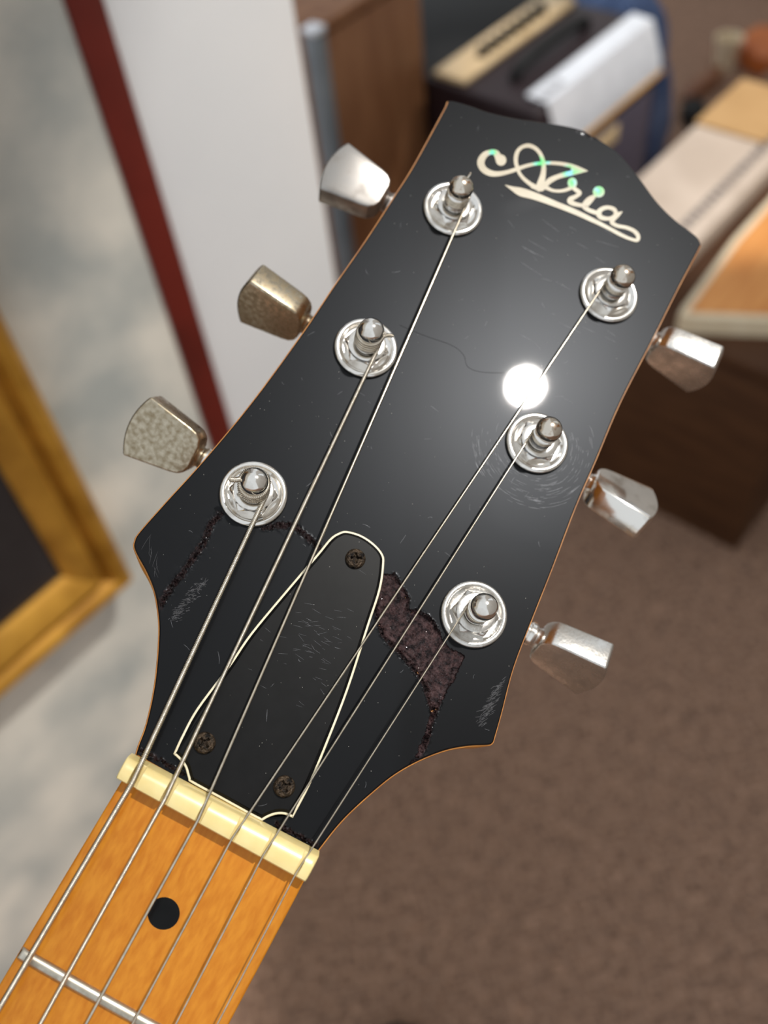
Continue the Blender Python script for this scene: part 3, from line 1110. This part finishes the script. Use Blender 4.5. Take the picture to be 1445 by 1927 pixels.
for k in range(170):                         # swirl left by a turning spanner round one tuner
    a0 = rnd.uniform(-2.9, 0.7)
    rr = rnd.uniform(8.0, 15.5)
    da = rnd.uniform(0.06, 0.28)
    P = [(bcx + rr * math.cos(a0 + da * t / 5), bcy + rr * math.sin(a0 + da * t / 5)) for t in range(6)]
    if all(okay(*p) for p in P):
        ribbon(mb, P, rnd.uniform(0.03, 0.08), 0.012)
o = mb.build('scratch_marks', M['scratch'], headstock, scale=MM, smooth=False, label='fine pale scratches in the lacquer')
o['kind'] = 'stuff'

mb = MB()
for k in range(150):                         # scuffed corner below the lowest treble tuner
    t = rnd.random()
    px, py = 905 + 45 * t + rnd.gauss(0, 5), 1355 - 75 * t + rnd.gauss(0, 6)
    scratch(px, py, rnd.gauss(0.95, 0.2), rnd.uniform(0.5, 1.6), rnd.uniform(0.05, 0.12))
for k in range(150):                         # scuff under the left shoulder
    t = rnd.random()
    px, py = 322 + 62 * t + rnd.gauss(0, 5), 1168 - 76 * t + rnd.gauss(0, 5)
    scratch(px, py, rnd.gauss(0.7, 0.4), rnd.uniform(0.3, 1.1), rnd.uniform(0.05, 0.14))
for k in range(22):                         # pale hairlines at the left shoulder tip
    t = rnd.random()
    scratch(268 + 26 * t + rnd.gauss(0, 4), 1015 + 62 * t + rnd.gauss(0, 8), rnd.gauss(2.0, 0.3), rnd.uniform(1.5, 4), 0.06, rnd.uniform(-.4, .4))
o = mb.build('scuff_marks', M['scuff'], headstock, scale=MM, smooth=False, label='grey scuffs on the lacquer')
o['kind'] = 'stuff'

mb = MB()
for k in range(420):
    x, y = hp(rnd.uniform(250, 1310), rnd.uniform(200, 1560))
    if okay(x, y):
        r = rnd.uniform(0.03, 0.085)
        z = zat(x, y)
        a = rnd.uniform(0, PI)
        v = [(x + r * math.cos(a + q * 2 * PI / 5) * rnd.uniform(.6, 1.2), y + r * math.sin(a + q * 2 * PI / 5), z) for q in range(5)]
        v.append((x, y, z + r * 0.8))
        mb.add(v, [(q, (q + 1) % 5, 5) for q in range(5)])
o = mb.build('dust_specks', M['dust'], headstock, scale=MM, smooth=False, label='white dust specks')
o['kind'] = 'stuff'
hair = cr([hp(*p) + (0.06,) for p in [(752, 612), (800, 632), (850, 650), (872, 668), (880, 690), (905, 700), (950, 702)]], 6)
new('hair_strand', *tube(hair, 0.022, 6), M['hair'], headstock, scale=MM, label='thin dark hair lying on the lacquer')

# ------------------------------------------------------------------ things in the shop behind
# gilt frame on the marble wall
pf_ = tag(empty('picture_frame', ROOM @ Matrix.Translation((0.194, PD, 0.440))), 'gilt frame around a dark panel hanging on the grey marble wall', 'frame')
FW, FH = 0.55, 0.80
def rail(kind):
    # profile across the rail: (distance from outer edge, stand-off from the wall)
    prof = [(0, 0), (0, 0.022), (0.006, 0.028), (0.014, 0.026), (0.017, 0.017), (0.021, 0.017), (0.026, 0.024), (0.038, 0.019), (0.046, 0.010), (0.046, 0)]
    v = []
    for end in (0, 1):
        for dd, zz in prof:
            if kind == 'b':
                x, z = (0 - dd, dd) if end else (-FW + dd, dd)
            elif kind == 't':
                x, z = (0 - dd, FH - dd) if end else (-FW + dd, FH - dd)
            elif kind == 'r':
                x, z = (-dd, FH - dd) if end else (-dd, dd)
            else:
                x, z = (-FW + dd, FH - dd) if end else (-FW + dd, dd)
            v.append((x, -zz, z))
    n = len(prof)
    f = [(k, (k + 1) % n, n + (k + 1) % n, n + k) for k in range(n)] + [tuple(range(n)), tuple(range(2 * n - 1, n - 1, -1))]
    return v, f
for k in 'btrl':
    new('frame_rail', *rail(k), M['gold'], pf_, sharp=30)
new('dark_panel', *box(-FW + 0.038, -0.038, -0.008, -0.002, 0.038, FH - 0.038), M['dark_glass'], pf_, smooth=False, label='dark grey panel')

# amplifier
AX, AY, AW, AD, AH = 1.059, 0.674, 0.311, 0.209, 0.40
amp = tag(empty('guitar_amplifier', ROOM @ Matrix.Translation((AX, AY, 0))), 'dark maroon combo amplifier with silver top strip and beige knob panel', 'amplifier')
prof = [(0.0, 0.012), (0.0, AH - 0.05), (0.018, AH), (AD, AH), (AD, 0.012)]
v = [(x, y, z) for x in (0, AW) for y, z in prof]
n = len(prof)
f = [tuple(range(n)), tuple(range(2 * n - 1, n - 1, -1))] + [(k, (k + 1) % n, n + (k + 1) % n, n + k) for k in range(n)]
new('cabinet', *bevel_shape(v, f, 0.006, 3), M['vinyl'], amp)
gr = new('grille', *bbox(0.018, AW - 0.018, -0.004, 0.002, 0.03, AH - 0.075, 0.002), M['grille'], amp)
new('badge', *bbox(0.06, 0.19, -0.008, -0.004, AH - 0.125, AH - 0.098, 0.002), M['beige'], gr, label='pale name bar')
# silver strip wrapped over the sloping front top edge
def slopebox(x0, x1, a0, a1, th):
    # along the slope from (0, AH-.05) to (.018, AH) and onto the top
    P = [(-0.004, AH - 0.068), (-0.002, AH - 0.05), (0.017, AH + 0.0015), (0.052, AH + 0.0035)]
    Q = [(y - th * 0.8 if i < 2 else y, z + th * (0.3 if i < 2 else 1)) for i, (y, z) in enumerate(P)]
    ring = P + Q[::-1]
    v = [(x, y, z) for x in (x0, x1) for y, z in ring]
    n = len(ring)
    f = [tuple(range(n)), tuple(range(2 * n - 1, n - 1, -1))] + [(k, (k + 1) % n, n + (k + 1) % n, n + k) for k in range(n)]
    return v, f
st = new('silver_strip', *slopebox(0.026, AW - 0.004, 0, 0, 0.003), M['silver'], amp, sharp=60, label='bright silver strip')
lt = MB()
for k in range(7):
    lt.add(*box(0.03 + k * 0.008, 0.034 + k * 0.008, 0.026, 0.040 - (k % 3) * 0.003, AH + 0.0055, AH + 0.0062))
lt.build('lettering', M['ink'], st, smooth=False, label='small grey lettering')
new('piping', *tube([(0.0, -0.006, AH - 0.071), (AW, -0.006, AH - 0.071)], 0.004, 8), M['gold'], amp, label='gold piping')
cp = new('control_panel', *bbox(0.012, AW - 0.01, 0.148, 0.205, AH, AH + 0.008, 0.002), M['beige'], amp, label='beige control panel')
kn = None
for k in range(8):
    x = 0.085 + k * 0.022
    if kn is None:
        kn = new('knob', *lathe([(0.0085, 0), (0.0085, 0.004), (0.0068, 0.006), (0.006, 0.014), (0.005, 0.015)], 20), M['black'], cp)
        o = kn
    else:
        o = kn.copy()
        COL.objects.link(o)
        o.parent = cp
    o.location = (x, 0.17, AH + 0.008)
hd = MB()
hd.add(*tube(cr([(0.06, 0.095, AH + 0.002), (0.075, 0.095, AH + 0.016), (0.15, 0.095, AH + 0.022), (0.23, 0.095, AH + 0.016), (0.245, 0.095, AH + 0.002)], 5), 0.009, 10))
hd.build('handle', M['black'], amp, label='black strap handle')
for x in (0.03, AW - 0.03):
    for y in (0.03, AD - 0.03):
        o = new('foot', *lathe([(0.014, 0.0), (0.015, 0.012)], 16), M['black'], amp)
        o.location = (x, y, 0)

# wooden cabinet and grey post past the edge of the white panel
wc = tag(empty('wooden_cabinet', ROOM @ Matrix.Translation((0.866, 0.90, 0))), 'tall brown wooden cabinet between white panel and amplifier', 'cabinet')
new('carcass', *bbox(0, 0.215, 0.012, 0.36, 0, 0.535, 0.004), M['cabwood'], wc)
new('door', *bbox(0.004, 0.211, 0, 0.0125, 0.03, 0.53, 0.003), M['cabwood'], wc)
new('cabinet_top', *bbox(-0.003, 0.218, -0.004, 0.364, 0.535, 0.55, 0.004), M['cabwood'], wc)
po = tag(empty('metal_post', ROOM @ Matrix.Translation((0.850, 0.885, 0))), 'slim blue-grey metal post beside the brown wooden cabinet', 'post')
new('tube', *bbox(-0.011, 0.011, -0.011, 0.011, 0.006, 0.552, 0.003), M['steel'], po)
new('base_plate', *bbox(-0.016, 0.016, -0.016, 0.014, 0, 0.006, 0.001), M['steel'], po)
new('end_cap', *bbox(-0.012, 0.012, -0.012, 0.012, 0.552, 0.560, 0.003), M['silver'], po)

# black case behind the amplifier
bc = tag(empty('equipment_case', ROOM @ Matrix.Translation((1.10, 0.90, 0))), 'black equipment case standing behind the amplifier', 'case')
new('case_body', *bbox(0, 0.33, 0, 0.30, 0.0, 0.30, 0.008), M['black'], bc)
new('lid', *bbox(-0.002, 0.332, -0.002, 0.302, 0.302, 0.375, 0.01), M['black'], bc)
for x in (0.09, 0.27):
    new('latch', *bbox(x - 0.015, x + 0.015, -0.007, -0.002, 0.285, 0.325, 0.002), M['steel'], bc)

# blue cloth heap
v, f = [], []
nu, nv_ = 28, 16
for j in range(nv_ + 1):
    a = j / nv_ * PI / 2
    for i in range(nu):
        th = 2 * PI * i / nu
        q = 1 + 0.28 * noise.noise(Vector((math.cos(th) * 2.2, math.sin(th) * 2.2, a * 2.4)))
        v.append((0.11 * q * math.cos(th) * math.cos(a) ** 0.7, 0.13 * q * math.sin(th) * math.cos(a) ** 0.7, 0.34 * math.sin(a) * (0.8 + 0.2 * q)))
for j in range(nv_):
    for i in range(nu):
        k = (i + 1) % nu
        f.append((j * nu + i, j * nu + k, (j + 1) * nu + k, (j + 1) * nu + i))
f.append(tuple(range(nu - 1, -1, -1)))
o = new('cloth_bag', v, f, M['denim'], sharp=80)
o.matrix_world = ROOM @ Matrix.Translation((1.61, 0.90, 0))
tag(o, 'blue cloth bag slumped on the carpet behind the amplifier', 'bag')

# dark box with the board and the carton on it
sb = tag(empty('storage_box', ROOM @ Matrix.Translation((0.856, 0.214, 0))), 'dark brown box on the carpet right of the headstock', 'box')
new('box_body', *bbox(0, 0.62, 0, 0.325, 0, 0.30, 0.004), M['boxwood'], sb)
new('box_lid', *bbox(-0.003, 0.623, -0.003, 0.328, 0.30, 0.32, 0.004), M['boxwood'], sb)
bd = tag(empty('wooden_board', ROOM @ Matrix.Translation((0.853, 0.214, 0.32))), 'bright orange board with cream edging on the dark brown box', 'board')
def sdz(px, py, z):
    s_, d_ = onz(px, py, z)
    return (s_ - 0.853, d_ - 0.214)
BZ = 0.345
cor = [sdz(1279, 596, BZ), sdz(1445, 602, BZ)]
dirv = Vector(cor[1]) - Vector(cor[0])
far_ = Vector(cor[0]) + dirv * 2.0
Bo = [(0.56, far_.y), (far_.x, far_.y), (cor[0][0] + dirv.x * 0.12, cor[0][1] + dirv.y * 0.12), (cor[0][0] + 0.003, cor[0][1] + 0.003), (cor[0][0] + 0.02, cor[0][1] + 0.006)]
e1, e2 = sdz(1380, 448, BZ), sdz(1445, 376, BZ)
Bo += [e1, e2, (0.56, e2[1] + 0.01)]
if poly_area(Bo) < 0:
    Bo.reverse()
new('cream_edge', *stack([(Bo, 0.0), (Bo, 0.024), (offset(Bo, 0.001), 0.025)]), M['cream'], bd, sharp=30, label='cream edging')
new('top_panel', *stack([(offset(Bo, 0.008), 0.020), (offset(Bo, 0.009), 0.0262)]), M['spruce'], bd, sharp=30, label='orange wood panel')
ct = tag(empty('cardboard_carton', ROOM @ Matrix.Translation((0.862, 0.402, 0.32))), 'flat beige carton with grey lettering lying behind the orange board', 'carton')
cb = new('carton_body', *bbox(0, 0.46, 0, 0.131, 0, 0.032, 0.002), M['carton'], ct)
new('flap', *bbox(0.36, 0.50, 0.03, 0.133, 0.0325, 0.036, 0.001), M['tan'], ct, label='tan cardboard flap')
lt = MB()
rx = random.Random(11)
x = 0.09
while x < 0.42:
    wd = rx.uniform(0.006, 0.016)
    lt.add(*box(x, x + wd, 0.022, 0.034, 0.032, 0.0325))
    x += wd + 0.004
lt.build('lettering', M['ink'], cb, smooth=False, label='dark grey printed lettering')

# far corner: stand, orange block, brown bar, pale cup, small black box
fs = tag(empty('instrument_stand', ROOM @ Matrix.Translation((2.52, 1.02, 0))), 'black tube stand at the far top right corner', 'stand')
new('upright', *tube([(0.0, 0.0, 0.0), (0.0, 0.0, 0.42)], 0.018, 10), M['black'], fs)
for q in ((-0.12, -0.10), (0.14, -0.12), (0.04, 0.18)):
    new('leg', *tube([(0.0, 0.0, 0.14), (q[0], q[1], 0.014)], 0.014, 10), M['black'], fs)
new('cradle', *tube([(-0.05, -0.14, 0.26), (0.0, 0.0, 0.22), (-0.05, 0.14, 0.26)], 0.015, 10), M['black'], fs)
def slab(name, PX, h, m, off, label, cat):
    P = [onz(px, py, h) for px, py in PX]
    c = (sum(p[0] for p in P) / len(P), sum(p[1] for p in P) / len(P))
    P = cr([(p[0] - c[0], p[1] - c[1]) for p in P], 5, closed=True)
    if poly_area(P) < 0:
        P.reverse()
    o = new(name, *stack([(offset(P, off), 0), (P, off), (P, h - off), (offset(P, off), h)]), m)
    o.matrix_world = ROOM @ Matrix.Translation((c[0], c[1], 0))
    return tag(o, label, cat)
slab('orange_block', [(1395, 74), (1412, 50), (1450, 44), (1510, 60), (1512, 100), (1450, 106), (1412, 94)], 0.05, M['orange'], 0.008, 'bright orange rounded block on the carpet at top right corner', 'block')
slab('wooden_bar', [(1286, 160), (1318, 138), (1350, 118), (1360, 132), (1330, 156), (1298, 178)], 0.03, M['brownbar'], 0.006, 'reddish brown wooden bar lying on the carpet past the carton', 'bar')
slab('black_pedal', [(1283, 192), (1308, 180), (1330, 196), (1302, 216)], 0.035, M['black'], 0.005, 'small black box on the carpet beside the carton', 'box')
cs, cd = onz(1362, 128, 0)
cu = tag(empty('paper_cup', ROOM @ Matrix.Translation((cs, cd, 0))), 'small cream cup between the orange block and brown bar', 'cup')
new('cup_wall', *lathe([(0.020, 0.0), (0.028, 0.065), (0.030, 0.068), (0.027, 0.068), (0.019, 0.006)], 28, cap=True), M['cream'], cu)
# dark toe cap entering at the bottom of the picture
v, f = [], []
for j in range(9):
    a = j / 8 * PI / 2
    for i in range(24):
        th = 2 * PI * i / 24
        v.append((0.042 * math.cos(th) * math.cos(a) ** 0.5, 0.075 * math.sin(th) * math.cos(a) ** 0.5, 0.012 + 0.045 * math.sin(a)))
for j in range(8):
    for i in range(24):
        k = (i + 1) % 24
        f.append((j * 24 + i, j * 24 + k, (j + 1) * 24 + k, (j + 1) * 24 + i))
f.append(tuple(range(23, -1, -1)))
sh = tag(empty('shoe', Matrix.Translation((-0.060, 0.148, 0))), 'black shoe toe at the bottom edge on the carpet', 'shoe')
new('toe_cap', v, f, M['black'], sh)
so_ = [(0.046 * math.cos(2 * PI * i / 24), 0.079 * math.sin(2 * PI * i / 24)) for i in range(24)]
new('sole', *stack([(so_, 0), (so_, 0.014)]), M['black'], sh)
